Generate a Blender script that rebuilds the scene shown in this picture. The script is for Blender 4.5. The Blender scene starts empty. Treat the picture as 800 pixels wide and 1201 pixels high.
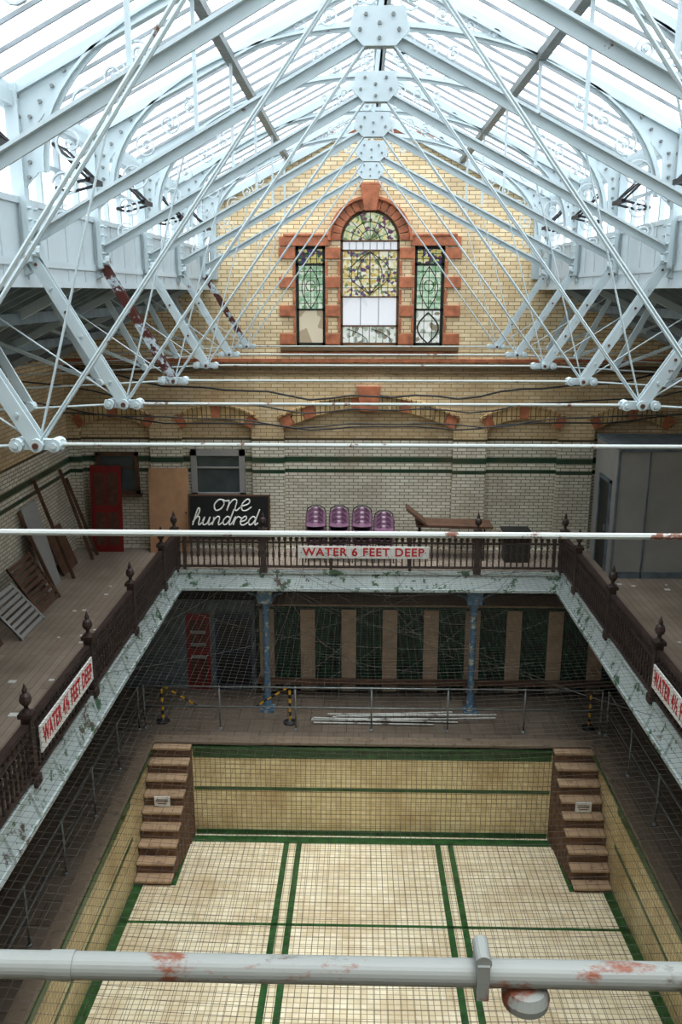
import bpy, math, random
from mathutils import Vector
from mathutils.geometry import tessellate_polygon
random.seed(4)
ZC=10.3
SC=bpy.context.scene
def lin(c): return tuple(((x/12.92) if x<=.04045 else ((x+.055)/1.055)**2.4) for x in c)
# ------------------------------------------------------------ materials
def newmat(name):
    m=bpy.data.materials.new(name); m.use_nodes=True
    nt=m.node_tree; b=nt.nodes['Principled BSDF']; return m,nt,b
def N(nt,t,**k):
    n=nt.nodes.new(t)
    for a,v in k.items(): setattr(n,a,v)
    return n
def coords(nt): return N(nt,'ShaderNodeTexCoord').outputs['Object']
def ramp(nt,fac,stops,interp='LINEAR'):
    r=N(nt,'ShaderNodeValToRGB'); r.color_ramp.interpolation=interp
    e=r.color_ramp.elements
    while len(e)<len(stops): e.new(.5)
    for i,(p,c) in enumerate(stops):
        e[i].position=p; e[i].color=(*c,1)
    nt.links.new(fac,r.inputs[0]); return r.outputs[0]
def noise(nt,vec,scale,detail=5,rough=.6):
    n=N(nt,'ShaderNodeTexNoise'); n.inputs['Scale'].default_value=scale
    n.inputs['Detail'].default_value=detail; n.inputs['Roughness'].default_value=rough
    nt.links.new(vec,n.inputs['Vector']); return n.outputs['Fac']
def mix(nt,fac,a,b,mode='MIX'):
    m=N(nt,'ShaderNodeMix',data_type='RGBA',blend_type=mode)
    for s,i in ((fac,0),(a,6),(b,7)):
        if isinstance(s,bpy.types.NodeSocket): nt.links.new(s,m.inputs[i])
        elif i==0: m.inputs[0].default_value=s
        else: m.inputs[i].default_value=(*s,1)
    return m.outputs[2]
def plain(name,c,rough=.6,metal=0,var=.15,scale=3.0):
    m,nt,b=newmat(name); c=lin(c); v=coords(nt)
    n=noise(nt,v,scale)
    col=ramp(nt,n,[(.3,tuple(x*(1-var*1.6) for x in c)),(.7,tuple(min(1,x*(1+var)) for x in c))])
    nt.links.new(col,b.inputs['Base Color']); b.inputs['Roughness'].default_value=rough
    b.inputs['Metallic'].default_value=metal; return m
def patchy(name,c,c2,thr=.6,scale=2.5,rough=.55,soft=.03,c3=None,thr3=.68,stretch=None):
    m,nt,b=newmat(name); v=coords(nt); c=lin(c); c2=lin(c2)
    if stretch:
        mp=N(nt,'ShaderNodeMapping'); mp.inputs['Scale'].default_value=stretch; nt.links.new(v,mp.inputs[0]); v=mp.outputs[0]
    base=ramp(nt,noise(nt,v,1.3),[(.3,tuple(x*.84 for x in c)),(.7,c)])
    f=ramp(nt,noise(nt,v,scale,8,.7),[(thr,(0,0,0)),(thr+soft,(1,1,1))])
    col=mix(nt,f,base,c2)
    if c3:
        f3=ramp(nt,noise(nt,v,scale*.45,8,.75),[(thr3,(0,0,0)),(thr3+soft,(1,1,1))])
        col=mix(nt,f3,col,lin(c3))
    nt.links.new(col,b.inputs['Base Color']); b.inputs['Roughness'].default_value=rough; return m
def plane_vec(nt,ax):
    s=N(nt,'ShaderNodeSeparateXYZ'); nt.links.new(coords(nt),s.inputs[0])
    c=N(nt,'ShaderNodeCombineXYZ')
    nt.links.new(s.outputs[ax[0]],c.inputs[0]); nt.links.new(s.outputs[ax[1]],c.inputs[1])
    return c.outputs[0],s
def bricktex(nt,vec,c1,c2,mo,w,h,ms,off=.5,bias=0.0):
    b=N(nt,'ShaderNodeTexBrick'); b.offset=off
    b.inputs['Color1'].default_value=(*lin(c1),1); b.inputs['Color2'].default_value=(*lin(c2),1)
    b.inputs['Mortar'].default_value=(*lin(mo),1); b.inputs['Scale'].default_value=1
    b.inputs['Mortar Size'].default_value=ms; b.inputs['Brick Width'].default_value=w
    b.inputs['Row Height'].default_value=h; b.inputs['Bias'].default_value=bias
    b.inputs['Mortar Smooth'].default_value=.1
    nt.links.new(vec,b.inputs['Vector']); return b.outputs['Color']
def tilemat(name,ax,c1,c2,mo,w,h,ms,off=.5,rough=.35,dirt=.35,dscale=.8,dcol=(.25,.2,.15)):
    m,nt,b=newmat(name); vec,s=plane_vec(nt,ax)
    col=bricktex(nt,vec,c1,c2,mo,w,h,ms,off)
    f=ramp(nt,noise(nt,coords(nt),dscale,7,.65),[(.42,(0,0,0)),(.8,(dirt*1.6,)*3)])
    col=mix(nt,f,col,lin(dcol))
    nt.links.new(col,b.inputs['Base Color']); b.inputs['Roughness'].default_value=rough
    return m
def wallmat(name,ax):
    m,nt,b=newmat(name); vec,s=plane_vec(nt,ax); z=s.outputs[2]
    up=bricktex(nt,vec,(.94,.87,.72),(.87,.77,.60),(.60,.50,.38),.30,.095,.009)
    lo=bricktex(nt,vec,(.86,.84,.77),(.78,.75,.67),(.47,.44,.38),.24,.085,.010)
    gd=bricktex(nt,vec,(.34,.29,.23),(.28,.24,.18),(.16,.14,.11),.24,.085,.012)
    def step(t):
        k=N(nt,'ShaderNodeMath',operation='GREATER_THAN'); nt.links.new(z,k.inputs[0]); k.inputs[1].default_value=t; return k.outputs[0]
    def band(a,c):
        k=N(nt,'ShaderNodeMath',operation='SUBTRACT'); nt.links.new(step(a),k.inputs[0]); nt.links.new(step(c),k.inputs[1]); return k.outputs[0]
    dim_mottle=ramp(nt,noise(nt,coords(nt),.9,7,.6),[(.3,(.12,.12,.12)),(.7,(.55,.55,.55))])
    k=N(nt,'ShaderNodeMath',operation='MULTIPLY'); nt.links.new(dim_mottle,k.inputs[0]); nt.links.new(band(6.0,8.45),k.inputs[1])
    up=mix(nt,k.outputs[0],up,lin((.52,.40,.27)))  # mottled darker tone paints in the weaker light on the lower brick
    col=mix(nt,step(6.62),lo,up)
    col=mix(nt,band(0,3.6),col,gd)
    for a,c in ((5.78,5.87),(6.05,6.19)): col=mix(nt,band(a,c),col,lin((.13,.25,.17)))
    for a,c in ((6.62,6.68),): col=mix(nt,band(a,c),col,lin((.30,.25,.16)))
    f=ramp(nt,noise(nt,coords(nt),.7,7,.65),[(.45,(0,0,0)),(.85,(.6,.6,.6))])
    col=mix(nt,f,col,lin((.47,.38,.28)))
    nt.links.new(col,b.inputs['Base Color']); b.inputs['Roughness'].default_value=.38
    return m
def stained(name,stops,scale,stren=1.0,k=.28):
    m,nt,b=newmat(name); nt.nodes.remove(b); out=nt.nodes['Material Output']
    v=N(nt,'ShaderNodeTexVoronoi'); v.inputs['Scale'].default_value=scale
    nt.links.new(coords(nt),v.inputs['Vector'])
    s=N(nt,'ShaderNodeSeparateColor'); nt.links.new(v.outputs['Color'],s.inputs[0])
    col=ramp(nt,s.outputs[0],[(p,tuple(x*k for x in lin(c))) for p,c in stops],'CONSTANT')
    col2=ramp(nt,s.outputs[0],[(p,lin(c)) for p,c in stops],'CONSTANT')
    t=N(nt,'ShaderNodeBsdfTransparent'); nt.links.new(col,t.inputs[0])
    g=N(nt,'ShaderNodeBsdfDiffuse'); nt.links.new(col2,g.inputs[0])
    mx=N(nt,'ShaderNodeMixShader'); mx.inputs[0].default_value=stren*.5
    nt.links.new(t.outputs[0],mx.inputs[1]); nt.links.new(g.outputs[0],mx.inputs[2])
    nt.links.new(mx.outputs[0],out.inputs[0]); return m
def glassmat(name,tint,diff=.08):
    m,nt,b=newmat(name); nt.nodes.remove(b); out=nt.nodes['Material Output']
    t=N(nt,'ShaderNodeBsdfTransparent'); t.inputs[0].default_value=(*tint,1)
    g=N(nt,'ShaderNodeBsdfDiffuse'); g.inputs[0].default_value=(.8,.85,.88,1)
    n=ramp(nt,noise(nt,coords(nt),1.2,5),[(.35,(diff*.4,)*3),(.75,(diff*2,)*3)])
    mx=N(nt,'ShaderNodeMixShader'); nt.links.new(n,mx.inputs[0])
    nt.links.new(t.outputs[0],mx.inputs[1]); nt.links.new(g.outputs[0],mx.inputs[2])
    nt.links.new(mx.outputs[0],out.inputs[0]); return m

M={}
M['steel']=patchy('pale_blue_steel_paint',(.73,.78,.79),(.42,.30,.24),.655,3.0)
M['steelrust']=patchy('rusty_flaking_paint',(.70,.75,.77),(.30,.13,.09),.46,3.0,soft=.05)
M['pipe']=patchy('weathered_pipe_paint',(.47,.48,.46),(.40,.20,.10),.54,7.0,c3=(.25,.21,.17),thr3=.53,soft=.06,stretch=(.5,1,1))
M['tie']=patchy('tie_rod_paint',(.68,.70,.68),(.40,.24,.17),.60,5.0)
M['clere']=patchy('clerestory_board_paint',(.75,.79,.80),(.42,.44,.45),.66,2.0)
M['leanto']=plain('leanto_boarding',(.40,.44,.46),.8,var=.25)
M['leanto_raft']=plain('leanto_rafter_paint',(.52,.57,.59),.7,var=.2)
M['rust']=plain('rusty_iron',(.34,.20,.14),.8,var=.3,scale=9)
M['dark']=plain('dark_iron',(.10,.09,.09),.5)
M['rail']=plain('dark_brown_balustrade_paint',(.22,.16,.14),.55,var=.35,scale=6)
M['fascia']=patchy('flaking_fascia_paint',(.70,.74,.73),(.26,.38,.28),.56,3.0,c3=(.33,.30,.26),thr3=.60)
M['terra']=plain('terracotta',(.70,.43,.30),.6,var=.25,scale=5)
M['arch']=tilemat('arch_brick',(0,2),(.84,.73,.54),(.74,.62,.43),(.38,.30,.2),.12,.26,.012,0)
M['sill']=plain('stone_sill',(.42,.33,.22),.6)
M['frame']=plain('window_frame_wood',(.38,.28,.20),.5)
M['lead']=plain('lead_came',(.12,.13,.11),.5)
M['wall_x']=wallmat('end_wall_brick',(0,2)); M['wall_y']=wallmat('side_wall_brick',(1,2))
M['gfloor']=tilemat('gallery_floor_boards',(1,0),(.63,.57,.51),(.57,.51,.45),(.42,.37,.32),2.2,.14,.005,.37,rough=.75,dirt=.45,dcol=(.38,.33,.28))
M['sfloor']=tilemat('poolside_stone',(0,1),(.42,.37,.32),(.36,.32,.27),(.2,.17,.14),.6,.6,.01,.5,rough=.6,dirt=.5)
M['ptile']=tilemat('pool_floor_tile',(0,1),(.94,.90,.80),(.88,.83,.70),(.62,.55,.42),.12,.12,.008,0,dirt=.42,dscale=.9,dcol=(.62,.49,.29))
M['pwx']=tilemat('pool_end_wall_tile',(0,2),(.91,.85,.68),(.85,.78,.59),(.58,.48,.32),.12,.12,.008,0,dirt=.5,dcol=(.58,.43,.22))
M['pwy']=tilemat('pool_side_wall_tile',(1,2),(.91,.85,.68),(.85,.78,.59),(.58,.48,.32),.12,.12,.008,0,dirt=.5,dcol=(.55,.42,.22))
M['green']=plain('green_glazed_tile',(.20,.35,.19),.3,var=.3,scale=5)
M['step']=patchy('worn_step_stone',(.70,.59,.47),(.42,.31,.23),.53,6.0,soft=.2)
M['stepr']=plain('step_riser_stone',(.42,.31,.23),.8,var=.3)
M['cope']=patchy('pool_coping_stone',(.47,.41,.34),(.24,.20,.16),.56,5.0,soft=.1)
M['white']=plain('white_sign_paint',(.88,.88,.86),.5,var=.08)
M['polepaint']=patchy('pole_paint',(.70,.70,.67),(.35,.30,.26),.52,4.0,soft=.1)
M['red']=plain('red_sign_paint',(.75,.10,.10),.5)
M['reddoor']=plain('red_door_paint',(.48,.08,.07),.5)
M['tan']=plain('tan_plywood',(.70,.54,.40),.6,var=.12)
M['cub']=plain('cubicle_tan_panel',(.66,.57,.47),.6)
M['cubg']=plain('green_cubicle_curtain',(.08,.24,.15),.8,var=.6,scale=4)
M['grey']=plain('grey_partition_board',(.58,.57,.55),.7,var=.1,scale=1)
M['black']=plain('blackboard',(.09,.10,.10),.5)
M['chalk']=plain('chalk_white',(.93,.93,.90),.8,var=.05)
M['purple']=plain('mauve_plastic',(.47,.34,.42),.35,var=.1)
M['galv']=plain('galvanised_tube',(.48,.50,.49),.45,.3,var=.2,scale=8)
M['bar']=plain('glazing_bar_paint',(.52,.55,.56),.6,var=.2)
M['blue']=patchy('blue_column_paint',(.28,.42,.52),(.62,.64,.60),.55,6)
M['bluedoor']=plain('blue_door_paint',(.10,.17,.25),.5)
M['yellow']=plain('yellow_tape',(.85,.65,.10),.5)
M['wood']=plain('old_timber',(.36,.25,.18),.7,var=.3,scale=5)
M['glass']=glassmat('roof_glass',(.90,.95,1.0))
M['dkglass']=plain('dark_pane',(.30,.33,.32),.15)
M['net']=plain('net_twine',(.22,.20,.17),.8)
M['netroll']=plain('rolled_net',(.22,.22,.22),.9)

# ------------------------------------------------------------ mesh builder
class MB:
    def __init__(s): s.v=[];s.f=[];s.m=[]
    def add(s,vs,fs,m=0):
        o=len(s.v); s.v+= [tuple(v) for v in vs]
        for f in fs: s.f.append([i+o for i in f]); s.m.append(m)
    def box(s,x0,x1,y0,y1,z0,z1,m=0):
        if x0>x1:x0,x1=x1,x0
        if y0>y1:y0,y1=y1,y0
        if z0>z1:z0,z1=z1,z0
        v=[(x,y,z) for x in (x0,x1) for y in (y0,y1) for z in (z0,z1)]
        s.add(v,[(0,1,3,2),(4,6,7,5),(0,4,5,1),(2,3,7,6),(0,2,6,4),(1,5,7,3)],m)
    def beam(s,p,q,w,d,m=0,up=(0,1,0)):
        p=Vector(p);q=Vector(q);t=(q-p).normalized();u=Vector(up)
        a=t.cross(u)
        if a.length<1e-4: a=t.cross(Vector((1,0,0)))
        a.normalize(); b=a.cross(t).normalized(); a=a*w/2; b=b*d/2
        v=[p-a-b,p+a-b,p+a+b,p-a+b,q-a-b,q+a-b,q+a+b,q-a+b]
        s.add(v,[(0,3,2,1),(4,5,6,7),(0,1,5,4),(1,2,6,5),(2,3,7,6),(3,0,4,7)],m)
    def cyl(s,p,q,r,m=0,n=8,r2=None):
        p=Vector(p);q=Vector(q);t=(q-p).normalized()
        a=t.cross(Vector((0,0,1)))
        if a.length<1e-3: a=Vector((1,0,0))
        a.normalize();b=t.cross(a); r2=r if r2 is None else r2
        v=[];
        for c,rr in ((p,r),(q,r2)):
            for i in range(n):
                g=2*math.pi*i/n; v.append(c+(a*math.cos(g)+b*math.sin(g))*rr)
        f=[(i,(i+1)%n,n+(i+1)%n,n+i) for i in range(n)]+[tuple(range(n))[::-1],tuple(range(n,2*n))]
        s.add(v,f,m)
    def sweep(s,pts,w,d,m=0):   # flat bar following a curve in an XZ plane
        P=[Vector(p) for p in pts]; v=[]
        for i,p in enumerate(P):
            t=(P[min(i+1,len(P)-1)]-P[max(i-1,0)]).normalized()
            nrm=Vector((-t.z,0,t.x))*w/2; y=Vector((0,d/2,0))
            v+=[p-nrm-y,p+nrm-y,p+nrm+y,p-nrm+y]
        f=[]
        for i in range(len(P)-1):
            a=4*i
            for k in range(4): f.append((a+k,a+(k+1)%4,a+4+(k+1)%4,a+4+k))
        f+=[(0,1,2,3),tuple(range(4*len(P)-4,4*len(P)))]
        s.add(v,f,m)
    def tube(s,pts,r,m=0,n=6):
        P=[Vector(p) for p in pts]; v=[]
        for i,p in enumerate(P):
            t=(P[min(i+1,len(P)-1)]-P[max(i-1,0)]).normalized()
            a=t.cross(Vector((0.01,.02,1)));
            if a.length<1e-3:a=Vector((1,0,0))
            a.normalize(); b=t.cross(a)
            for k in range(n):
                g=2*math.pi*k/n; v.append(p+(a*math.cos(g)+b*math.sin(g))*r)
        f=[]
        for i in range(len(P)-1):
            for k in range(n): f.append((i*n+k,i*n+(k+1)%n,(i+1)*n+(k+1)%n,(i+1)*n+k))
        s.add(v,f,m)
    def lathe(s,cx,cy,prof,m=0,n=10):
        v=[];f=[]
        for r,z in prof:
            for i in range(n):
                g=2*math.pi*i/n; v.append((cx+r*math.cos(g),cy+r*math.sin(g),z))
        for j in range(len(prof)-1):
            for i in range(n): f.append((j*n+i,j*n+(i+1)%n,(j+1)*n+(i+1)%n,(j+1)*n+i))
        f.append(tuple(range((len(prof)-1)*n,len(prof)*n)))
        s.add(v,f,m)
    def plate(s,loops,y0,y1,m=0,ax='y'):
        L=[[Vector((a,z,0)) for a,z in l] for l in loops]
        tris=tessellate_polygon(L); flat=[p for l in loops for p in l]
        def P(a,z,d): return (a,d,z) if ax=='y' else (d,a,z)
        n=len(flat)
        v=[P(a,z,y0) for a,z in flat]+[P(a,z,y1) for a,z in flat]
        f=[tuple(t) for t in tris]+[tuple(i+n for i in reversed(t)) for t in tris]
        o=0
        for l in loops:
            k=len(l)
            for i in range(k): f.append((o+i,o+(i+1)%k,n+o+(i+1)%k,n+o+i))
            o+=k
        s.add(v,f,m)
    def make(s,name,mats,parent=None,smooth=False,bevel=0):
        me=bpy.data.meshes.new(name); me.from_pydata(s.v,[],s.f)
        for k in mats: me.materials.append(M[k] if isinstance(k,str) else k)
        for p,mi in zip(me.polygons,s.m): p.material_index=mi; p.use_smooth=smooth
        me.validate(); me.update()
        import bmesh
        bm=bmesh.new(); bm.from_mesh(me); bmesh.ops.recalc_face_normals(bm,faces=bm.faces); bm.to_mesh(me); bm.free()
        o=bpy.data.objects.new(name,me); SC.collection.objects.link(o)
        if parent: o.parent=parent
        if bevel:
            b=o.modifiers.new('bevel','BEVEL'); b.width=bevel; b.segments=2; b.limit_method='ANGLE'
        return o
def empty(name,loc=(0,0,0)):
    e=bpy.data.objects.new(name,None); e.location=loc; SC.collection.objects.link(e); return e
def text(body,size,loc,rot,mat,parent,name,shear=0,ext=.004,offset=0,align='CENTER',space=1):
    c=bpy.data.curves.new(name,'FONT'); c.body=body; c.size=size; c.align_x=align; c.align_y='CENTER'
    c.shear=shear; c.extrude=ext; c.offset=offset; c.space_character=space; c.materials.append(M[mat])
    o=bpy.data.objects.new(name,c); o.location=loc; o.rotation_euler=rot; SC.collection.objects.link(o); o.parent=parent
    return o

YE=21.6; YN=-3.0; WX=7.8
GF=3.75
XL,XR=-4.75,4.55   # gallery rail lines
AX=-.12            # apex line of the trusses
NXL,NXR=3.0,2.88   # tie node half-widths
TH=-1.245          # tie level relative to ZC
# ------------------------------------------------------------ roof trusses
TY=[1.55,4.35,7.05,9.75,12.4,15.05,17.75,20.45]
def spiral(cx,y,cz,r,turns,a0,sgn):
    out=[]; n=int(14*turns)
    for i in range(n+1):
        t=i/n; rr=r*(1-t*.88); a=a0+sgn*turns*2*math.pi*t
        out.append((cx+rr*math.cos(a),y,cz+rr*math.sin(a)))
    return out
for ti,y in enumerate(TY):
    b=MB()
    def Z(z): return ZC+z
    for s in (-1,1):
        nx=NXL if s<0 else NXR
        ap=(AX,y,Z(2.66)); heel=(s*4.03,y,Z(.55)); node=(s*nx,y,Z(TH))
        d=(Vector(heel)-Vector(ap)).normalized(); nn=Vector((-d.z,0,d.x))*(-1 if s<0 else 1)
        b.beam(ap,heel,.03,.13,0); b.beam(Vector(ap)-nn*.055,Vector(heel)-nn*.055,.11,.025,0)
        for dy in (-.045,.045):
            b.beam((heel[0],y+dy,heel[2]),(node[0],y+dy,node[2]),.125,.014,3 if (s<0 and ti in (4,7)) else 0)
        H=Vector(heel);Nd=Vector(node)
        for k in range(1,7):
            c=H.lerp(Nd,k/7); b.cyl(c-Vector((0,.065,0)),c+Vector((0,.065,0)),.018,1 if k%2 else 0,6)
        b.box(node[0]-.23,node[0]+.20,y-.03,y+.03,node[2]-.045,node[2]+.045,0)
        for dx in (-.17,0,.15):
            b.cyl((node[0]+dx,y-.085,node[2]),(node[0]+dx,y+.085,node[2]),.058,0,12)
            b.cyl((node[0]+dx,y-.105,node[2]),(node[0]+dx,y-.085,node[2]),.026,1 if dx==0 else 0,8)
        for dy in (-.05,.05):
            b.cyl((node[0],y+dy,node[2]),(AX+s*.12,y+dy,Z(2.5)),.0125,0,6)
        p2=Vector(ap).lerp(Vector(heel),.52)
        b.cyl(node,p2,.011,0,6)
        b.cyl((node[0],y,node[2]),(s*(WX-.02),y,Z(-1.50)),.014,0,6)
        oj=(s*4.1,y,Z(-1.28))
        b.cyl((oj[0],y-.06,oj[2]),(oj[0],y+.06,oj[2]),.055,0,10)
        b.beam(oj,(s*4.75,y,Z(-.02)),.10,.03,0)
        b.beam(oj,(s*5.9,y,Z(-.56)),.05,.03,0)
        b.cyl((s*4.75,y,Z(-.02)),(node[0],y,node[2]),.010,0,6)
        b.beam((s*3.98,y,Z(.28)),(s*(WX-.02),y,Z(-1.58)),.16,.10,0)
        # clerestory post with ornamental shoe
        b.box(s*4.0-.07,s*4.0+.07,y-.07,y+.07,Z(.3),Z(2.12),0)
        b.box(s*3.93-.03,s*3.93+.03,y-.13,y+.13,Z(.32),Z(.95),0)
        for k in range(5):
            for dy in (-.09,.09): b.cyl((s*3.86,y+dy,Z(.4+k*.12)),(s*3.91,y+dy,Z(.4+k*.12)),.018,0,6)
        b.cyl((s*3.82,y,Z(.42)),(s*3.92,y,Z(.42)),.08,0,10)
        b.plate([[(s*4.02,Z(1.0)),(s*3.78,Z(1.25)),(s*3.74,Z(1.75)),(s*3.2,Z(2.35)),(s*3.3,Z(2.48)),(s*4.02,Z(2.1))]],y-.012,y+.012,0)
        for (px,pz) in ((3.88,1.2),(3.86,1.35),(3.84,1.5),(3.84,1.65),(3.82,1.8),(3.70,1.95),(3.56,2.1),(3.42,2.25),(3.94,1.8),(3.94,2.0)):
            b.cyl((s*px,y-.04,Z(pz)),(s*px,y+.04,Z(pz)),.022,5,6)
        # upper principal (roof line)
        b.beam((s*4.02,y,Z(2.06)),(0,y,Z(4.08)),.11,.04,0)
        b.beam((s*4.02,y,Z(2.0)),(0,y,Z(4.0)),.03,.11,0)
        # arch rib
        def ell(a,bb,c0,n=20,t0=.0,t1=math.pi/2):
            return [(AX*(i/n)+s*a*math.cos(t0+(t1-t0)*i/n),y,Z(c0+bb*math.sin(t0+(t1-t0)*i/n))) for i in range(n+1)]
        rib=ell(3.72,2.12,1.25); b.sweep(rib,.03,.11,0); b.sweep(rib,.12,.025,0)
        for i in range(2,20,2):
            p=rib[i]; b.cyl((p[0],y-.04,p[2]),(p[0],y+.04,p[2]),.022,0,6)
        # cast scrollwork filling the spandrels and the crown
        for cx,cz,r,a0,sg in ((3.42,1.55,.20,0,1),(3.50,1.12,.15,3,1),(3.22,1.92,.17,1,-1),(2.90,2.20,.15,1,1),(3.58,.80,.13,1,-1),(2.62,2.42,.11,2,1),
                              (.34,3.68,.18,1,1),(.74,3.50,.15,2,-1),(1.10,3.36,.12,0,1),(1.42,3.24,.09,0,1),(.28,3.17,.14,4,1),(.60,3.10,.12,2,-1),(.22,2.95,.11,3,-1),(.9,3.03,.10,1,1)):
            b.sweep(spiral(s*cx,y,Z(cz),r,1.7,a0,sg*s),.021,.04,4)
            b.cyl((s*cx,y-.03,Z(cz)),(s*cx,y+.03,Z(cz)),.026,4,8)
        b.beam((s*2.05,y,Z(1.65)),(s*2.05,y,Z(3.05)),.04,.04,0)
    g=[(-.31,2.60),(-.17,2.45),(.17,2.45),(.31,2.60),(.26,2.82),(-.26,2.82)]
    b.plate([[(AX+px,Z(pz)) for px,pz in g]],y-.07,y+.07,0)
    for px,pz in ((-.2,2.60),(0,2.52),(.2,2.60),(-.14,2.74),(.14,2.74),(0,2.66)):
        b.cyl((AX+px,y-.09,Z(pz)),(AX+px,y+.09,Z(pz)),.020,5,8)
    b.beam((AX,y,Z(2.8)),(0,y,Z(4.05)),.04,.04,0)
    if ti>0: b.cyl((-NXL,y,Z(TH)),(NXR,y,Z(TH)),.0175,2,8)
    b.make('roof_truss',['steel','rust','tie','steelrust','clere','galv'])
# near thick tie pipe with clamp
b=MB(); y=1.42; z=ZC-1.312
b.cyl((-3.0,y,z),(2.88,y,z),.0265,0,24)
for xx in (-.9,.75): b.cyl((xx,y,z),(xx+.05,y,z),.0285,0,24)
b.box(-.048,-.024,y-.035,y+.035,z-.034,z+.045,1)
b.cyl((-.036,y-.03,z+.048),(-.036,y+.03,z+.048),.016,1,16)
b.lathe(.055,y,[(.0,z-.080),(.03,z-.078),(.046,z-.066),(.048,z-.05),(.04,z-.03),(.0,z-.02)],1,24)
b.make('tie_pipe',['pipe','pipe'])

# ------------------------------------------------------------ glazed roof
b=MB()
for s in (-1,1):
    yy=YN
    while yy<YE:
        b.beam((s*4.1,yy,ZC+2.10),(0,yy,ZC+4.14),.04,.022,3); yy+=.5
    for x,w in ((.03,.14),(2.05,.12),(4.05,.16)):
        z=ZC+4.1-x*.5-.03
        b.box(s*x-w/2,s*x+w/2,YN,YE,z-w*.9,z,2 if x==2.05 else 0)
    b.add([(s*4.15,YN,ZC+2.1),(s*4.15,YE,ZC+2.1),(0,YE,ZC+4.175),(0,YN,ZC+4.175)],[(0,1,2,3)],1)
b.make('glazed_roof',['steel','glass','galv','bar'])
# ------------------------------------------------------------ clerestory
for s,nm in ((-1,'clerestory_left'),(1,'clerestory_right')):
    b=MB(); x=s*4.06
    b.box(x-.04,x+.04,YN,YE,ZC+.08,ZC+.95,0)
    b.box(x-.06,x+.06,YN,YE,ZC+.93,ZC+1.0,0)
    b.box(x-.06,x+.06,YN,YE,ZC+.28,ZC+.36,0)
    b.box(x-.07,x+.05,YN,YE,ZC+.05,ZC+.13,0)
    b.box(x-.05,x+.05,YN,YE,ZC+1.9,ZC+2.14,0)
    yy=YN
    while yy<YE:
        b.box(x-.035,x+.035,yy-.03,yy+.03,ZC+.95,ZC+1.95,0)
        b.box(x-.05,x+.05,yy-.012,yy+.012,ZC+.13,ZC+.93,0)
        yy+=.675
    b.box(x-.03,x+.03,YN,YE,ZC+1.43,ZC+1.47,0)
    b.add([(x,YN,ZC+.95),(x,YE,ZC+.95),(x,YE,ZC+1.95),(x,YN,ZC+1.95)],[(0,1,2,3)],1)
    b.make(nm,['clere','glass'])
    for y in TY[1:-1]:
        h=MB(); y0=y+1.15; x0=s*4.0; xi=s*3.60; L=.5
        zb,zt=ZC+1.22,ZC+1.72
        for p,q in (((x0,y0,zt),(xi,y0,zb+.1)),((x0,y0+L,zt),(xi,y0+L,zb+.1)),((xi,y0,zb+.1),(xi,y0+L,zb+.1)),((x0,y0,zb),(xi,y0,zb+.1)),((x0,y0+L,zb),(xi,y0+L,zb+.1)),((x0,y0,zb),(x0,y0+L,zb)),((x0,y0,zt),(x0,y0+L,zt)),((x0,y0,zt),(xi,y0+L,zb+.1))):
            h.beam(p,q,.032,.032,0)
        h.box(xi-.03,xi+.03,y0,y0+L,zb+.07,zb+.13,0)
        h.add([(x0,y0,zt),(x0,y0+L,zt),(xi,y0+L,zb+.1),(xi,y0,zb+.1)],[(0,1,2,3)],1)
        h.make('hopper_window',['dark','glass'])
# ------------------------------------------------------------ lean-to ceilings
for s,nm in ((-1,'ceiling_left'),(1,'ceiling_right')):
    b=MB()
    x0,z0,x1,z1=s*4.10,ZC+.32,s*(WX+.2),ZC-1.42-.1
    b.plate([[(x0,z0),(x1,z1),(x1,z1+.12),(x0,z0+.12)]],YN,YE,0)
    yy=YN+.2
    while yy<YE:
        b.beam((x0,yy,z0-.05),(s*WX,yy,z1-.0),.09,.05,1); yy+=.45
    for t in (.3,.62):
        xx=x0+(s*WX-x0)*t; zz=z0+(z1-z0)*t-.12; b.box(xx-.06,xx+.06,YN,YE,zz-.1,zz+.06,1)
    b.make(nm,['leanto','leanto_raft'])
# ------------------------------------------------------------ walls
def arcpts(cx,cz,r,a0,a1,n): return [(cx+r*math.cos(a0+(a1-a0)*i/n),cz+r*math.sin(a0+(a1-a0)*i/n)) for i in range(n+1)]
wc=-.10
cl=[(wc-.72,ZC-1.3),(wc+.72,ZC-1.3)]+arcpts(wc,ZC+1.2,.72,0,math.pi,20)
sl=[[(wc+s*1.09,ZC-1.3),(wc+s*1.82,ZC-1.3),(wc+s*1.82,ZC+1.08),(wc+s*1.09,ZC+1.08)] for s in (-1,1)]
outer=[(-WX-.2,-.2),(WX+.2,-.2),(WX+.2,ZC-1.45),(4.0,ZC+.4),(4.0,ZC+2.1),(0,ZC+4.1),(-4.0,ZC+2.1),(-4.0,ZC+.4),(-WX-.2,ZC-1.45)]
b=MB(); b.plate([outer,cl]+sl,YE,YE+.35,0)
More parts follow.
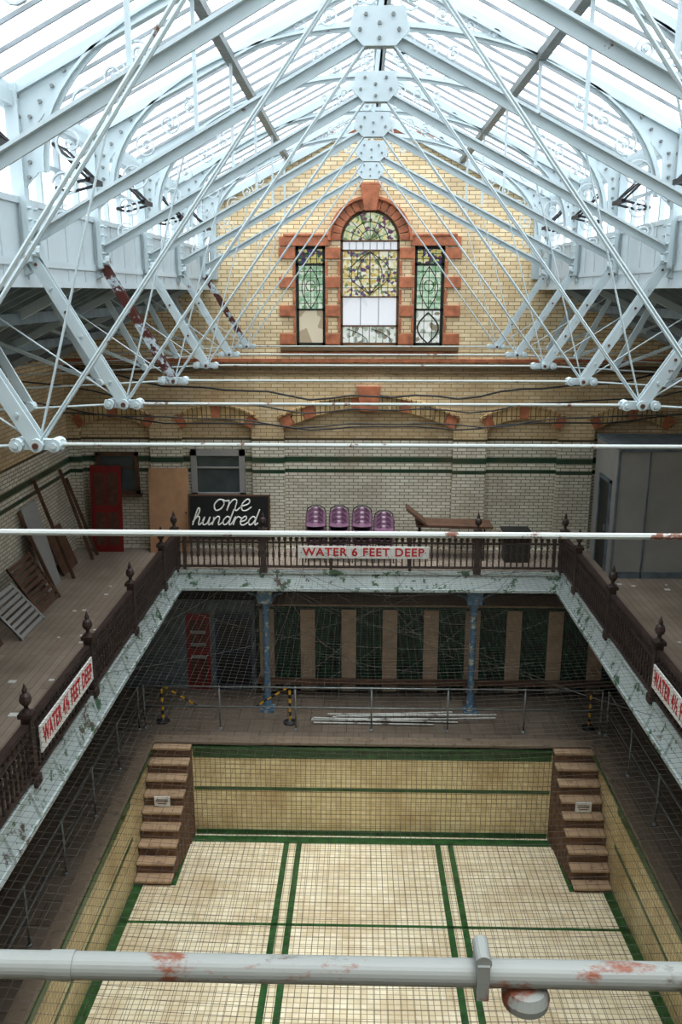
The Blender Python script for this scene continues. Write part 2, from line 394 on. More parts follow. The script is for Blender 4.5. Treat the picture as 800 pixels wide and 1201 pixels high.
# piers and blind arcade standing proud of the recessed panels
AR=[(-.10,2.15,.52),(-3.98,.9,.28),(3.80,.9,.28),(-6.6,.9,.28),(6.5,.9,.28)]
zs=ZC-3.36; YP=YE-.15
def arcgeo(hw,rise):
    R=(hw*hw+rise*rise)/(2*rise); return R,zs+rise-R,math.asin(hw/R)
holes=[]
for cx,hw,rise in AR:
    R,cz,a=arcgeo(hw,rise)
    holes.append([(cx-hw,GF+.02),(cx+hw,GF+.02)]+arcpts(cx,cz,R,math.pi/2-a,math.pi/2+a,16))
b.plate([[(-WX,GF),(WX,GF),(WX,ZC-1.97),(-WX,ZC-1.97)]]+holes,YP,YE-.001,0)
b.make('wall_back',['wall_x'])
b=MB(); b.plate([outer],YN-.3,YN,0); b.make('wall_front',['wall_x'])
for s,nm in ((-1,'wall_left'),(1,'wall_right')):
    b=MB(); b.box(s*WX,s*(WX+.25),YN,YE,0,ZC-1.45,0); b.make(nm,['wall_y'])
b=MB()
for s in (-1,1):
    b.beam((s*4.0,YE-.06,ZC+2.0),(0,YE-.06,ZC+4.0),.16,.12,0)
    b.sweep([(s*(3.95*math.cos(t)),YE-.05,ZC+1.9+1.75*math.sin(t)) for t in [i*math.pi/2/14 for i in range(15)]],.07,.09,1)
    b.box(s*3.9-.09,s*3.9+.09,YE-.14,YE,ZC+.3,ZC+2.0,0)
b.make('trim_gable',['steel','terra'])
# terracotta window dressings
b=MB(); T0=YE-.06
def blk(x0,x1,z0,z1,m=0,y0=T0): b.box(x0,x1,y0,YE+.02,z0,z1,m)
for s in (-1,1):
    b.box(wc+s*.98,wc+s*2.2,T0-.03,YE+.02,ZC+1.08,ZC+1.30,0)
    b.box(wc+s*.98,wc+s*2.1,T0-.06,YE+.02,ZC+1.30,ZC+1.36,0)
    n=7; H=2.38/n
    for i in range(n):
        z0=ZC-1.3+i*H
        if i%2==0: 
            blk(wc+s*1.82,wc+s*2.22,z0+.04,z0+H-.04)
            blk(wc+s*.72,wc+s*1.09,z0+.04,z0+H-.04)
        else:
            blk(wc+s*1.82,wc+s*1.88,z0,z0+H)
            blk(wc+s*.72,wc+s*.78,z0,z0+H); blk(wc+s*1.03,wc+s*1.09,z0,z0+H)
for i in range(15):
    a0=math.pi*i/15+.012; a1=math.pi*(i+1)/15-.012
    p=[(wc+.72*math.cos(a0),ZC+1.2+.72*math.sin(a0)),(wc+.96*math.cos(a0),ZC+1.2+.96*math.sin(a0)),(wc+.96*math.cos(a1),ZC+1.2+.96*math.sin(a1)),(wc+.72*math.cos(a1),ZC+1.2+.72*math.sin(a1))]
    b.plate([p],T0,YE+.02,0)
rp=arcpts(wc,ZC+1.2,.99,0,math.pi,24); b.sweep([(x,YE-.07,z) for x,z in rp],.07,.14,0)
b.plate([[(wc-.14,ZC+1.88),(wc+.14,ZC+1.88),(wc+.24,ZC+2.44),(wc-.24,ZC+2.44)]],YE-.2,YE+.02,0)
b.box(wc-.27,wc+.27,YE-.2,YE,ZC+2.44,ZC+2.50,0)
b.box(wc-2.2,wc+2.2,YE-.14,YE+.02,ZC-1.42,ZC-1.3,1)
b.box(wc-2.2,wc+2.2,YE-.08,YE+.02,ZC-1.50,ZC-1.42,0)
b.make('trim_window_surround',['terra','sill'],bevel=.01)
# stained windows
P_side=[(0,(.72,.84,.72)),(.3,(.82,.88,.78)),(.55,(.60,.74,.60)),(.75,(.88,.90,.82)),(.9,(.52,.66,.50))]
P_head=[(0,(.35,.30,.48)),(.2,(.80,.76,.48)),(.4,(.30,.42,.36)),(.6,(.88,.86,.70)),(.8,(.42,.32,.38))]
P_yel=[(0,(.88,.82,.58)),(.22,(.80,.72,.46)),(.40,(.92,.91,.82)),(.62,(.46,.38,.50)),(.76,(.50,.58,.46)),(.88,(.86,.86,.76))]
P_lun=[(0,(.90,.86,.62)),(.25,(.74,.82,.66)),(.5,(.90,.90,.80)),(.74,(.52,.60,.42)),(.88,(.50,.38,.46))]
P_wht=[(0,(.90,.91,.92)),(.5,(.86,.88,.89))]
P_bot=[(0,(.84,.86,.82)),(.35,(.66,.70,.64)),(.6,(.88,.89,.87)),(.88,(.55,.53,.46))]
P_brn=[(0,(.70,.64,.54)),(.5,(.84,.80,.70))]
mats=['frame','lead',stained('glass_green',P_side,10,.5),stained('glass_head',P_head,13,.6),stained('glass_yellow',P_yel,15,.5),stained('glass_white',P_wht,1,.6,.34),stained('glass_lower',P_bot,10,.5,.32),stained('glass_brown',P_brn,4,.6),stained('glass_lunette',P_lun,13,.5)]
def pane(b,x0,x1,z0,z1,m,cols,rows,y=YE+.16):
    b.add([(x0,y,z0),(x1,y,z0),(x1,y,z1),(x0,y,z1)],[(0,1,2,3)],m)
    for i in range(1,cols): x=x0+(x1-x0)*i/cols; b.box(x-.007,x+.007,y-.012,y+.012,z0,z1,1)
    for i in range(1,rows): z=z0+(z1-z0)*i/rows; b.box(x0,x1,y-.012,y+.012,z-.007,z+.007,1)
def frame(b,x0,x1,z0,z1,w=.06,y0=YE+.08,y1=YE+.22,m=0):
    b.box(x0,x0+w,y0,y1,z0,z1,m);b.box(x1-w,x1,y0,y1,z0,z1,m);b.box(x0,x1,y0,y1,z0,z0+w,m);b.box(x0,x1,y0,y1,z1-w,z1,m)
k=1
for s in (-1,1):
    b=MB(); x0=wc+s*1.455-.365; x1=x0+.73
    frame(b,x0,x1,ZC-1.3,ZC+1.08,.07,m=1)
    b.box(x0,x1,YE+.08,YE+.2,ZC+.62,ZC+.68,1)
    b.box(x0,x1,YE+.08,YE+.2,ZC-.45,ZC-.40,1)
    pane(b,x0+.06,x1-.06,ZC+.66,ZC+1.03,3,4,3)
    pane(b,x0+.06,x1-.06,ZC-.42,ZC+.64,2,4,7)
    pane(b,x0+.06,x1-.06,ZC-1.26,ZC-.42,7 if s<0 else 6,3 if s>0 else 1,3 if s>0 else 1)
    for q in (-1,1):
        b.sweep([(x0+.365+q*.22*math.sin(t*3.14),YE+.145,ZC-.4+1.0*t) for t in [i/12 for i in range(13)]],.02,.03,1)
        b.sweep([(x0+.365+q*.12*math.cos(t*6.28),YE+.145,ZC+.15+.13*math.sin(t*6.28)) for t in [i/12 for i in range(13)]],.016,.03,1)
        if s>0: b.sweep([(x0+.365+q*.26*math.sin(t*3.14),YE+.145,ZC-1.25+.75*t) for t in [i/12 for i in range(13)]],.035,.03,1)
    b.make('window_%d'%k,mats); k+=1
b=MB(); x0,x1=wc-.72,wc+.72
b.box(x0,x0+.06,YE+.08,YE+.22,ZC-1.3,ZC+1.2,0); b.box(x1-.06,x1,YE+.08,YE+.22,ZC-1.3,ZC+1.2,0); b.box(x0,x1,YE+.08,YE+.22,ZC-1.3,ZC-1.23,0)
b.sweep([(x,YE+.15,z) for x,z in arcpts(wc,ZC+1.2,.69,0,math.pi,20)],.06,.14,0)
for z in (ZC+1.2,ZC+.98,ZC-.12,ZC-.82): b.box(x0,x1,YE+.08,YE+.22,z-.02,z+.02,0)
ap=arcpts(wc,ZC+1.2,.68,0,math.pi,20)
b.add([(x,YE+.16,z) for x,z in ap],[tuple(range(21))],8)
for i in range(1,8):
    a=math.pi*i/8; b.beam((wc,YE+.15,ZC+1.2),(wc+.68*math.cos(a),YE+.15,ZC+1.2+.68*math.sin(a)),.014,.03,1)
for r in (.25,.45): b.sweep([(x,YE+.15,z) for x,z in arcpts(wc,ZC+1.2,r,0,math.pi,16)],.018,.03,1)
pane(b,x0+.05,x1-.05,ZC+.98,ZC+1.2,5,8,1); pane(b,x0+.05,x1-.05,ZC-.12,ZC+.98,4,6,5)
b.box(wc-.015,wc+.015,YE+.1,YE+.2,ZC-.12,ZC+.98,0)
for q in (-1,1):
    for rr in (.5,.3):
        b.sweep([(wc+q*rr*math.sin(t*3.14),YE+.145,ZC-.05+1.0*t) for t in [i/12 for i in range(13)]],.02,.03,1)
    b.sweep([(wc+q*.3+.26*math.cos(t*6.28),YE+.145,ZC-1.22+.33*math.sin(t*3.14)) for t in [i/12 for i in range(13)]],.018,.03,1)
pane(b,x0+.05,x1-.05,ZC-.84,ZC-.12,5,3,1); pane(b,x0+.05,x1-.05,ZC-1.28,ZC-.82,6,8,1)
b.make('window_%d'%k,mats); k+=1
# string courses
b=MB()
b.box(-WX,WX,YE-.06,YE-.002,ZC-1.70,ZC-1.62,0); b.box(-WX,WX,YE-.12,YE-.002,ZC-1.84,ZC-1.78,1)
b.box(-WX,WX,YP-.05,YE-.002,ZC-1.97,ZC-1.92,1)
b.make('trim_string_course',['terra','sill'])
# blind arch rings
b=MB()
for cx,hw,rise in AR:
    R,cz,a=arcgeo(hw,rise)
    n=max(9,int(hw*7))|1
    for i in range(n):
        a0=math.pi/2-a+2*a*i/n+.003; a1=math.pi/2-a+2*a*(i+1)/n-.003
        m=1 if i%4==0 or i==n//2 else 0
        if i in(0,n-1): m=1
        d=.30
        p=[(cx+r*math.cos(t),cz+r*math.sin(t)) for r,t in ((R,a0),(R+d,a0),(R+d,a1),(R,a1))]
        b.plate([p],YP-.05,YP-.001,m)
    b.sweep([(x,YP-.05,z) for x,z in arcpts(cx,cz,R+d+.03,math.pi/2-a,math.pi/2+a,16)],.05,.1,0)
    if hw>2: b.plate([[(cx-.2,zs+rise-.05),(cx+.2,zs+rise-.05),(cx+.3,zs+rise+.56),(cx-.3,zs+rise+.56)]],YP-.13,YP,1)
b.make('trim_blind_arches',['arch','terra'])

# ------------------------------------------------------------ gallery
b=MB(); t=.22
b.box(-WX,XL-.02,YN,YE,GF-t,GF,0); b.box(XR+.02,WX,YN,YE,GF-t,GF,0); b.box(XL-.02,XR+.02,19.65,YE,GF-t,GF,0)
b.make('gallery_floor',['gfloor'])
b=MB()
YF=19.55; FD=.40; FI=.13
def fas(xo,xi):
    s=1 if xi>xo else -1
    b.add([(xo,YN,GF+.02),(xo,YF,GF+.02),(xi,YF-FI,GF-FD),(xi,YN,GF-FD)],[(0,1,2,3)],0)
    b.add([(xi,YN,GF-FD),(xi,YF-FI,GF-FD),(xo-s*.1,YF,GF-FD-.05),(xo-s*.1,YN,GF-FD-.05)],[(0,1,2,3)],0)
    b.box(xi-.02,xi+.02,YN,YF-FI,GF-FD-.04,GF-FD+.03,0); b.box(xo-.04,xo+.04,YN,YF,GF-.03,GF+.05,0)
    y=YN+.5
    while y<YF-.4:
        b.beam((xo+s*.02,y,GF),(xi+s*.02,y,GF-FD),.04,.05,0,up=(0,0,1)); y+=.9
fas(XL,XL+FI); fas(XR,XR-FI)
b.add([(XL,YF,GF+.02),(XR,YF,GF+.02),(XR-FI,YF-FI,GF-FD),(XL+FI,YF-FI,GF-FD)],[(0,1,2,3)],0)
b.add([(XL+FI,YF-FI,GF-FD),(XR-FI,YF-FI,GF-FD),(XR,YF+.1,GF-FD-.05),(XL,YF+.1,GF-FD-.05)],[(0,1,2,3)],0)
b.box(XL+.1,XR-.1,YF-FI-.03,YF-FI+.03,GF-FD-.04,GF-FD+.03,0); b.box(XL,XR,YF-.06,YF+.04,GF-.03,GF+.05,0)
x=XL+.6
while x<XR: b.beam((x,YF-.02,GF),(x,YF-FI-.01,GF-FD),.04,.05,0,up=(1,0,0)); x+=.9
b.make('gallery_fascia',['fascia'])
b=MB()
for y in TY:
    b.box(-WX+.02,XL-.1,y-.08,y+.08,GF-.55,GF-t-.01,0); b.box(XR+.1,WX-.02,y-.08,y+.08,GF-.55,GF-t-.01,0)
for x in (-5.2,-2.58,0,2.58,5.2): b.box(x-.08,x+.08,19.95,YE-.02,GF-.55,GF-t-.01,0)
b.make('gallery_joists',['leanto'])

def newel(b,x,y):
    b.box(x-.065,x+.065,y-.065,y+.065,GF,GF+1.05,0); b.box(x-.09,x+.09,y-.09,y+.09,GF,GF+.14,0)
    b.box(x-.095,x+.095,y-.095,y+.095,GF+1.03,GF+1.09,0)
    b.lathe(x,y,[(.06,GF+1.09),(.035,GF+1.14),(.03,GF+1.18),(.07,GF+1.23),(.085,GF+1.28),(.07,GF+1.34),(.03,GF+1.38),(.04,GF+1.41),(.02,GF+1.46),(.0,GF+1.52)],0,10)
def balus(b,p,q,skip=.14):
    p=Vector(p);q=Vector(q);L=(q-p).length;d=(q-p)/L
    up=(0,0,1)
    for z,w,h in ((.93,.10,.055),(.74,.06,.035),(.14,.07,.045)):
        b.beam(p+Vector((0,0,z)),q+Vector((0,0,z)),w,h,0,up)
    n=int(L/skip)
    for i in range(n+1):
        c=p+d*(L*i/n)
        b.box(c.x-.018,c.x+.018,c.y-.018,c.y+.018,c.z+.14,c.z+.74,0)
        b.box(c.x-.03,c.x+.03,c.y-.03,c.y+.03,c.z+.38,c.z+.50,0)
        b.box(c.x-.026,c.x+.026,c.y-.026,c.y+.026,c.z+.62,c.z+.66,0)
        b.lathe(c.x,c.y,[(.012,c.z+.75),(.04,c.z+.80),(.045,c.z+.835),(.04,c.z+.87),(.012,c.z+.91)],0,6)
NY=[2.35,5.0,7.65,10.3,12.95,15.6,18.2]
for xx in (XL,XR):
    b=MB(); pts=[YN]+NY+[YF]
    for a,c in zip(pts,pts[1:]): balus(b,(xx,a+.1,GF),(xx,c-.1,GF))
    for y in NY+[YF]: newel(b,xx,y)
    b.make('gallery_balustrade',['rail'])
b=MB(); pts=[XL,-2.62,2.5,XR]
for a,c in zip(pts,pts[1:]): balus(b,(a+.1,YF,GF),(c-.1,YF,GF))
for x in pts[1:3]: newel(b,x,YF)
for x in (XL+.22,-1.0,.9,XR-.22): b.box(x-.035,x+.035,YF-.03,YF+.03,GF,GF+.93,0)
b.make('gallery_balustrade',['rail'])
# signs
def sign(loc,rz,w,h,body):
    e=empty('water_depth_sign',loc); e.rotation_euler=(0,0,rz)
    b=MB(); b.box(-w/2,w/2,-.012,.012,-h/2,h/2,0)
    for x in (-w/2+.08,w/2-.08): b.cyl((x,-.02,0),(x,.05,0),.015,1,8)
    b.make('board',['white','galv'],e)
    t=text(body,h*.92,(0,-.016,0),(math.pi/2,0,0),'red',e,'lettering',offset=.006,space=1.12)
    t.data.extrude=.003
    bpy.context.view_layer.update()
    k=(w*.93)/t.dimensions.x; t.scale=(k,1,1)
    return e
sign((-.22,YF-.11,GF+.54),0,3.12,.30,'WATER 6 FEET DEEP')
sign((XL+.09,11.6,GF+.60),math.pi/2,2.3,.40,'WATER 4½ FEET DEEP')
sign((XR-.09,11.65,GF+.55),-math.pi/2,2.3,.40,'WATER 4½ FEET DEEP')

# ------------------------------------------------------------ pool
PX=5.22; PY0=-1.5; PY1=18.1
def fz(y): return -2.5+(PY1-y)*.08
b=MB()
b.box(-WX,-PX,YN,YE,-.2,0,0); b.box(PX,WX,YN,YE,-.2,0,0); b.box(-PX,PX,PY1,YE,-.2,0,0); b.box(-PX,PX,YN,PY0,-.2,0,0)
b.make('floor',['sfloor'])
b=MB()
b.add([(-PX,PY0,fz(PY0)),(PX,PY0,fz(PY0)),(PX,PY1,fz(PY1)),(-PX,PY1,fz(PY1))],[(0,1,2,3)],0)
b.add([(-PX,PY1,-2.6),(PX,PY1,-2.6),(PX,PY1,0),(-PX,PY1,0)],[(0,1,2,3)],1)
b.add([(-PX,PY0,-2.6),(PX,PY0,-2.6),(PX,PY0,0),(-PX,PY0,0)],[(0,1,2,3)],1)
for s in (-1,1): b.add([(s*PX,PY0,-2.6),(s*PX,PY1,-2.6),(s*PX,PY1,0),(s*PX,PY0,0)],[(0,1,2,3)],2)
e=.006
def gfl(x0,x1,y0,y1):
    b.add([(x0,y0,fz(y0)+e),(x1,y0,fz(y0)+e),(x1,y1,fz(y1)+e),(x0,y1,fz(y1)+e)],[(0,1,2,3)],3)
SX=4.24
for cx in (-1.86,1.74):
    for d in (-.15,.15): gfl(cx+d-.065,cx+d+.065,PY0,PY1-.3)
gfl(-SX-.1,SX+.1,PY1-.36,PY1-.08)
for s in (-1,1):
    gfl(s*4.40-.10,s*4.40+.10,PY1-2.1,PY1-.1); gfl(s*PX-(.2 if s>0 else 0),s*PX+(.2 if s<0 else 0),PY0,PY1-2.1)
for y in (14.75,9.8,5): gfl(-PX,PX,y-.04,y+.04)
b.box(-SX,SX,PY1-.012,PY1,-.42,-.20,3); b.box(-SX,SX,PY1-.012,PY1,-1.28,-1.20,3); b.box(-SX,SX,PY1-.012,PY1,-2.5,-2.36,3)
for s in (-1,1):
    b.box(s*PX,s*(PX-.012),PY0,PY1-2,-.42,-.24,3); b.box(s*PX,s*(PX-.012),PY0,PY1-2,-1.27,-1.20,3)
b.make('swimming_pool',['ptile','pwx','pwy','green'])
b=MB()
for s in (-1,1):
    b.box(s*(PX-.10),s*(PX+.22),PY0,PY1,-.03,.05,0); b.box(s*(PX-.09),s*PX,PY0,PY1,-.16,-.08,1)
b.box(-PX,PX,PY1-.10,PY1+.22,-.03,.05,0); b.box(-SX,SX,PY1-.09,PY1,-.16,-.08,1)
b.make('pool_coping',['cope','green'],bevel=.02)
for s in (-1,1):
    b=MB(); n=9; run=2.1/n
    for i in range(n):
        y0=PY1-run*(i+1); z1=-.02-i*.272
        xi=s*(SX+.018*i); xo=s*(PX-.01)
        b.box(xi,xo,y0-.04,y0+run+.02,z1-.08,z1,0)
        b.box(xi+s*.02,xo,y0,y0+run,-2.5,z1-.08,1)
    b.make('pool_steps',['step','stepr'],bevel=.025)
    e=empty('pool_notice',(s*4.78,PY1-3*run-run-.065,-.955))
    q=MB(); q.box(-.18,.18,-.015,.015,-.13,.11,0); q.box(-.13,.13,-.020,-.015,.03,.05,1); q.box(-.13,.13,-.020,-.015,-.02,0,1); q.box(-.1,.1,-.020,-.015,-.07,-.05,1)
    q.make('plate',['white','rust'],e)
# guard rail
def grail(pts):
    b=MB()
    for a,c in zip(pts,pts[1:]):
        a=Vector(a);c=Vector(c)
        for z in (1.12,.60): b.cyl(a+Vector((0,0,z)),c+Vector((0,0,z)),.020,0,8)
        L=(c-a).length;n=max(1,round(L/1.75))
        for i in range(n+1):
            p=a.lerp(c,i/n); b.cyl(p,p+Vector((0,0,1.12)),.022,0,8); b.lathe(p.x,p.y,[(.05,0),(.05,.03),(.025,.05)],0,8)
            b.lathe(p.x,p.y,[(.02,1.09),(.033,1.11),(.033,1.135),(.0,1.15)],0,8)
    b.make('pool_guard_rail',['galv'],smooth=True)
grail([(-5.5,18.7,0),(5.5,18.7,0)])
grail([(-5.62,YN+.4,0),(-5.62,18.6,0)]); grail([(5.62,YN+.4,0),(5.62,18.6,0)])
for x,y in ((-5.15,19.05),(-2.0,19.05),(5.3,18.95)):
    b=MB()
    b.lathe(x,y,[(.17,0),(.17,.03),(.06,.07),(.03,.09)],1,14)
    for i in range(8): b.cyl((x,y,.08+i*.115),(x,y,.08+(i+1)*.115),.032,i%2,10)
    b.lathe(x,y,[(.03,1.0),(.045,1.02),(.03,1.06),(0,1.07)],1,10)
    if x<0:
        sx=1 if x<-4 else -1
        for i in range(8):
            p=Vector((x+sx*(.05+i*.1),y+.01*i,.95-.07*i)); q=Vector((x+sx*(.15+i*.1),y+.01*i+.01,.88-.07*i)); b.beam(p,q,.045,.01,i%2)
    b.make('barrier_post',['yellow','dark'])
b=MB()
for i in range(9):
    y=19.0+.05*i; x0=-1.3+random.uniform(-.3,.5); b.cyl((x0,y,.04+.05*(i%2)),(x0+3.6+random.uniform(-.8,.6),y+random.uniform(-.1,.05),.04+.06*(i%3)),.02,0,8)
b.make('pole_stack',['polepaint'])
for x in (-2.62,2.5):
    b=MB(); y=19.7
    b.lathe(x,y,[(.16,0),(.16,.12),(.12,.16),(.10,.3),(.085,.5),(.08,2.6),(.10,2.65),(.09,2.7),(.13,2.9),(.15,2.95)],0,14)
    b.box(x-.18,x+.18,y-.18,y+.18,2.95,3.25,0)
    b.box(x-.17,x+.17,y-.17,y+.17,0,.08,0)
    for s in (-1,1): b.sweep([(x+s*(.08+.35*(1-math.cos(t))),y,2.75+.4*math.sin(t)) for t in [i*math.pi/2/8 for i in range(9)]],.03,.04,0)
    b.make('cast_iron_column',['blue'])
# cubicles
b=MB(); y=20.75
b.box(-3.0,7.2,y-.02,y+.06,2.25,2.42,1); b.box(-3.0,7.2,y,YE-.02,2.42,2.46,0)
b.box(-3.0,7.2,y+.05,y+.1,.12,2.25,1)
cx=-2.72
while cx<6.9:
    b.box(cx-.19,cx+.19,y-.05,y,.05,2.34,0); b.box(cx-.03,cx+.03,y+.0,YE-.02,.1,2.3,0)
    for k in range(6):
        fx=cx+.22+k*.11; b.cyl((fx,y+.05,.25),(fx,y+.05,2.2),.04,1,6)
    cx+=1.07
b.box(-3.0,7.2,y-.35,y-.06,.38,.43,2)
b.make('changing_cubicles',['cub','cubg','wood'])
def door(nm,x,y,z,w,h,mat,lean=0,m2='dark',rail=True):
    e=empty(nm,(x,y,z)); e.rotation_euler=(-lean,0,0)
    b=MB(); b.box(-w/2,w/2,-.02,.02,0,h,0)
    if rail:
        for a,c in ((.08,.46),(.54,.92)):
            b.box(-w/2+.1,-.03,-.026,-.02,h*a,h*c,1); b.box(.03,w/2-.1,-.026,-.02,h*a,h*c,1)
    b.cyl((w/2-.07,-.06,h*.48),(w/2-.07,0,h*.48),.02,1,8)
    b.make('leaf',[mat,m2],e); return e
e=door('red_cubicle_door',-4.55,20.85,0,.62,2.15,'reddoor',m2='rust')
b=MB()
for i in range(3): b.box(-.2,.2,-.05,-.028,.9+i*.35,.98+i*.35,0)
b.make('notice',['grey'],e)
door('blue_cubicle_door',-3.62,20.85,0,.95,2.15,'bluedoor',m2='black')
b=MB(); b.box(-7.6,-3.05,20.9,20.95,0,2.5,0)
b.make('cubicle_back_partition',['leanto'])

# ------------------------------------------------------------ gallery contents
def flush_window(nm,x0,x1,z0,z1,mat='white',fw=.09):
    b=MB(); y0,y1=YE-.10,YE-.001
    b.box(x0,x1,YE-.04,YE-.01,z0,z1,1)
    b.box(x0,x0+fw,y0,y1,z0,z1,0);b.box(x1-fw,x1,y0,y1,z0,z1,0);b.box(x0,x1,y0,y1,z0,z0+fw,0);b.box(x0,x1,y0,y1,z1-fw,z1,0)
    b.box(x0-.05,x1+.05,YE-.16,y1,z0-.05,z0,0)
    b.box(x0,x1,YE-.08,y1,z0+(z1-z0)*.62,z0+(z1-z0)*.62+.04,0)
    b.make(nm,[mat,'dkglass'])
flush_window('window_4',-4.68,-3.28,ZC-5.2,ZC-3.93,'grey',.15)
flush_window('window_5',-7.15,-6.05,ZC-5.1,ZC-4.0,'wood')
door('leaning_plywood_door',-5.22,21.05,GF,1.02,2.2,'tan',.10,'rust',rail=False)
door('leaning_red_door',-6.85,21.1,GF,.80,2.25,'reddoor',.10,'rust')
e=empty('chalkboard',(-3.62,20.75,GF)); e.rotation_euler=(-.08,0,0)
b=MB(); b.box(-1.02,1.02,-.02,.02,.45,1.58,0)
for x0,x1,z0,z1 in ((-1.04,1.04,1.56,1.60),(-1.04,1.04,.43,.47),(-1.04,-1.0,.43,1.6),(1.0,1.04,.43,1.6)): b.box(x0,x1,-.03,.03,z0,z1,1)
for x in (-.8,.8): b.beam((x,0,.5),(x,.0,0),.05,.04,1)
b.make('board',['black','wood'],e)
LET={'o':([(.45,.62),(.2,.64),(.02,.34),(.18,.02),(.45,.08),(.58,.38),(.45,.62),(.62,.56),(.82,.6)],.80),
'n':([(0,.62),(.06,.4),(.05,0),(.1,.4),(.3,.66),(.48,.55),(.5,.12),(.62,.0),(.8,.2)],.80),
'e':([(0,.25),(.35,.36),(.45,.55),(.28,.68),(.06,.42),(.12,.06),(.38,.0),(.65,.22)],.65),
'h':([(0,.2),(.28,.9),(.25,1.25),(.1,1.2),(.05,0),(.1,.4),(.3,.66),(.46,.52),(.48,.1),(.6,0),(.75,.2)],.75),
'u':([(0,.3),(.08,.62),(.06,.15),(.2,0),(.42,.15),(.5,.62),(.5,.12),(.62,0),(.78,.2)],.78),
'd':([(.48,.55),(.25,.66),(.03,.35),(.16,.02),(.4,.12),(.56,.6),(.62,1.25),(.54,.3),(.62,0),(.8,.18)],.80),
'r':([(0,.2),(.12,.66),(.1,.0),(.14,.4),(.3,.64),(.48,.58),(.6,.5)],.55)}
def cr(P,n=6):
    out=[]
    for i in range(len(P)-1):
        p0=P[max(i-1,0)];p1=P[i];p2=P[i+1];p3=P[min(i+2,len(P)-1)]
        for k in range(n):
            t=k/n
            out.append(tuple(.5*((2*p1[j])+(-p0[j]+p2[j])*t+(2*p0[j]-5*p1[j]+4*p2[j]-p3[j])*t*t+(-p0[j]+3*p1[j]-3*p2[j]+p3[j])*t**3) for j in (0,1)))
    out.append(P[-1]); return out
b=MB()
def script(word,x,z,sc):
    for ch in word:
        P,adv=LET[ch]; b.tube([(x+sc*(px+.3*pz),-.03,z+sc*pz) for px,pz in cr(P)],.019,0,5); x+=sc*adv
script('one',-.42,1.20,.43); script('hundred',-.95,.83,.325)
b.make('chalk_lettering',['chalk'],e)
def chair_stack(x,y,n,rot=0):
    e=empty('stacked_chairs',(x,y,GF)); e.rotation_euler=(0,0,rot)
    for k in range(n):
        b=MB(); z=k*.11; yo=k*.035
        rows=10; cols=8; V=[];F=[]
        for i in range(rows+1):
            t=i/rows
            for j in range(cols+1):
                u=j/cols*2-1
                if t<.5:
                    yy=-.24+.42*(t/.5); zz=.44-.03*math.sin(t/.5*math.pi)+.03*u*u; w=.24
                else:
                    q=(t-.5)/.5; yy=.18+.10*q-.06*u*u; zz=.44+.40*q
                    w=.25*(math.sqrt(max(.12,1-max(0,(q-.45)/.55)**2.2)))
                V.append((u*w,yy+yo,zz+z))
        for i in range(rows):
            for j in range(cols):
                a=i*(cols+1)+j; F.append((a,a+1,a+cols+2,a+cols+1))
        b.add(V,F,0)
        b.tube([(-.24,.16+yo,.46+z),(-.25,.22+yo,.60+z),(-.22,.28+yo,.78+z),(-.1,.3+yo,.855+z),(.1,.3+yo,.855+z),(.22,.28+yo,.78+z),(.25,.22+yo,.60+z),(.24,.16+yo,.46+z)],.016,1)
        if k==0:
            for sx in (-1,1):
                b.tube([(sx*.2,-.2,.43),(sx*.24,-.26,0)],.012,1); b.tube([(sx*.2,.16,.43),(sx*.24,.24,0)],.012,1)
        o=b.make('shell_%d'%k,['purple','dark'],e,smooth=True)
        md=o.modifiers.new('t','SOLIDIFY'); md.thickness=.008
for x,n in ((-1.42,5),(-.83,5),(-.25,5),(.30,4)): chair_stack(x,20.55,n)
b=MB(); b.beam((.85,20.7,GF+1.35),(1.35,20.7,GF+.95),.05,.6,0); b.beam((1.1,20.8,GF+.92),(3.0,20.8,GF+.88),.06,.7,0)
for x in (1.2,2.8):
    for yy in (20.55,21.05): b.cyl((x,yy,GF),(x,yy,GF+.88),.02,1,8)
b.make('trestle_table',['wood','dark'])
b=MB(); b.box(3.3,3.9,20.4,20.9,GF,GF+.75,0); b.box(3.25,3.95,20.35,20.95,GF+.75,GF+.80,0); b.make('side_cabinet',['black'],bevel=.01)
e=empty('storage_cabin',(0,0,0)); b=MB(); YB=YE-.26
b.box(5.65,7.78,19.3,YB,GF,6.78,0)
b.box(5.62,7.78,19.26,YB,6.78,6.86,2)
b.box(5.60,5.65,19.28,19.36,GF,6.78,2); b.box(6.30,6.33,19.27,19.30,GF,6.78,2); b.box(5.65,7.78,19.27,19.3,GF,GF+.15,2)
b.box(5.62,5.65,19.9,20.7,GF,5.9,1); b.box(5.60,5.65,19.82,19.9,GF,5.98,2); b.box(5.60,5.65,20.7,20.78,GF,5.98,2); b.box(5.60,5.65,19.82,20.78,5.9,5.98,2)
b.box(5.59,5.62,20.0,20.08,4.7,4.85,3)
b.make('shell',['grey','black','leanto','galv'],e)
def leanboard(nm,y,w,h,mat,foot=.5,x=-WX+.05,th=.03,slats=0):
    a=math.atan(foot/h); e=empty(nm,(x+foot,y,GF)); e.rotation_euler=(0,-a,0)
    b=MB()
    if slats:
        for i in range(slats):
            zz=h*(i+.5)/slats; b.box(0,th,-w/2,w/2,zz-h/slats*.3,zz+h/slats*.3,0)
        b.box(0,th*1.3,-w/2,-w/2+.06,0,h,0); b.box(0,th*1.3,w/2-.06,w/2,0,h,0)
    else:
        b.box(0,th,-w/2,w/2,0,h,0); b.box(th,th*1.2,-w/2+.1,w/2-.1,h*.1,h*.9,1)
    b.make('panel',[mat,mat],e)
leanboard('leaning_white_door',18.3,.8,2.0,'grey',.45)
leanboard('leaning_slatted_panel',17.1,1.2,1.2,'wood',.75,slats=9,x=-WX+.1)
leanboard('leaning_slatted_panel',15.8,1.2,1.0,'grey',.85,slats=8,x=-WX+.12)
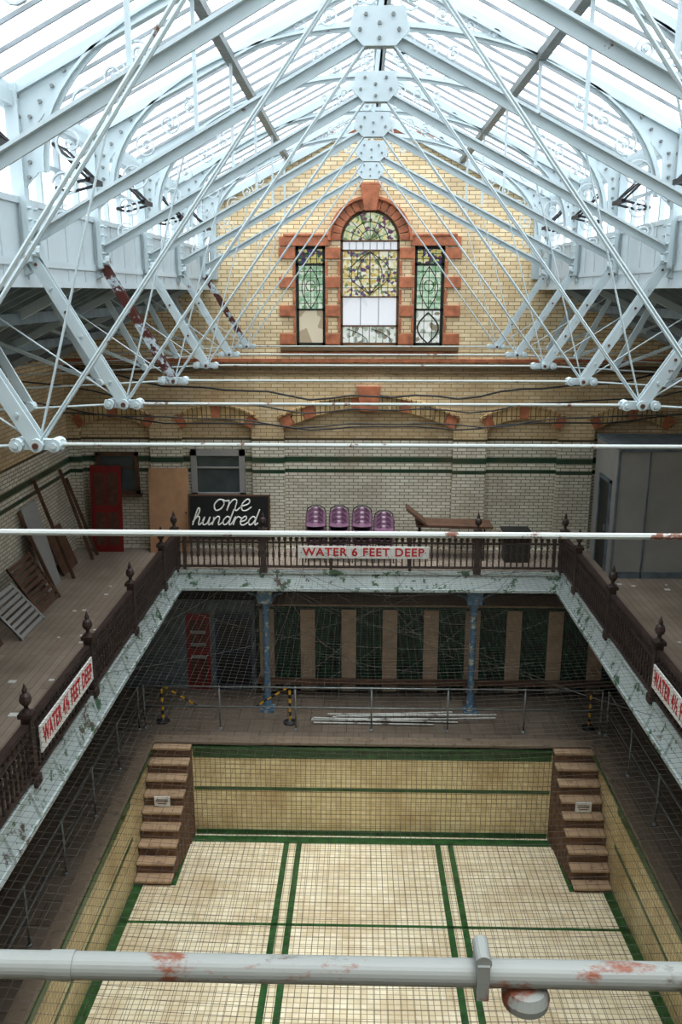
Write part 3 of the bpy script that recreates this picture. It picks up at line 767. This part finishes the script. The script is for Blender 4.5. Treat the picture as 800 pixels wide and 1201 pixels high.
leanboard('leaning_timber_panel',19.6,1.0,1.1,'wood',.4)
leanboard('leaning_timber_panel',14.4,1.3,1.4,'wood',.6)
b=MB()
for y0,y1,h in ((18.95,18.8,2.4),(20.4,20.5,2.3),(20.8,20.9,2.0),(17.82,17.8,1.9)):
    b.beam((-WX+.75,y0,GF),(-WX+.06,y1,GF+h),.07,.05,0)
b.make('leaning_poles',['wood'])
b=MB()
for i in range(16):
    x=random.uniform(-6.4,-5.2); y=random.uniform(11.5,20); s=random.uniform(.02,.06)
    b.box(x-s,x+s*1.5,y-s,y+s,GF,GF+.012,0)
for i in range(10):
    x=random.uniform(5,7.4); y=random.uniform(14,19); s=random.uniform(.02,.05)
    b.box(x-s,x+s*1.5,y-s,y+s,GF,GF+.012,0)
b.make('paper_debris',['white'])

# ------------------------------------------------------------ pigeon netting over the pool
b=MB(); NZ=GF+.98; SP=.115; R=.0022
def sag(x,y):
    u=(x-XL)/(XR-XL); v=((y-YN)%5.3)/5.3
    return NZ-.30*4*u*(1-u)-.05*math.sin(math.pi*v)
x=XL+SP
while x<XR:
    ys=[YN+(YF-YN)*i/34 for i in range(35)]
    b.tube([(x+.012*math.sin(y*1.3+x),y,sag(x,y)) for y in ys],R,0,3); x+=SP
y=YN+SP
while y<YF-.2:
    b.tube([(XL+(XR-XL)*i/10,y+.012*math.sin(i*1.1+y),sag(XL+(XR-XL)*i/10,y)) for i in range(11)],R,0,3); y+=SP
for i in range(30):
    x0=random.uniform(XL,XR); x1=random.uniform(XL,XR); y0=random.uniform(11,YF); y1=random.choice([YF,random.uniform(11,YF)])
    n=10; b.tube([(x0+(x1-x0)*t/n,y0+(y1-y0)*t/n,sag(x0+(x1-x0)*t/n,y0)-.1-.25*math.sin(math.pi*t/n)) for t in range(n+1)],.004,0,4)
b.make('pigeon_net',['net'])
b=MB()
for y,z0,sg,r in ((20.9,-1.75,.75,.025),(18.6,-1.9,.62,.018),(16.4,-2.0,.5,.014),(20.9,-2.9,.35,.02)):
    n=30; W=WX-.06
    b.tube([(-W+2*W*i/n,y,ZC+z0-sg*(1-(2*i/n-1)**2)*(1+.06*math.sin(i*1.7))+.05*math.sin(i*.9)) for i in range(n+1)],r,0,6)
b.make('sagging_net_roll',['netroll'])

# ------------------------------------------------------------ world & lights
w=bpy.data.worlds.new('overcast_sky'); SC.world=w; w.use_nodes=True
bg=w.node_tree.nodes['Background']; bg.inputs[0].default_value=(.94,.97,1,1); bg.inputs[1].default_value=2.7
L=bpy.data.lights.new('hazy_sun','SUN'); L.energy=3.6; L.angle=math.radians(35); L.color=(1,.99,.97)
o=bpy.data.objects.new('hazy_sun',L); o.rotation_euler=(math.radians(12),math.radians(4),0); SC.collection.objects.link(o)
SC.view_settings.view_transform='Standard'
SC.view_settings.exposure=.42
SC.view_settings.gamma=.93
# ------------------------------------------------------------ camera
cam=bpy.data.cameras.new('camera'); cam.sensor_fit='VERTICAL'; cam.sensor_height=36; cam.lens=1000/1201*36
cam.clip_start=.05
o=bpy.data.objects.new('camera',cam); o.location=(-.28,0,ZC)
o.rotation_euler=(math.radians(90-14.47),0,math.radians(1.39)); SC.collection.objects.link(o); SC.camera=o
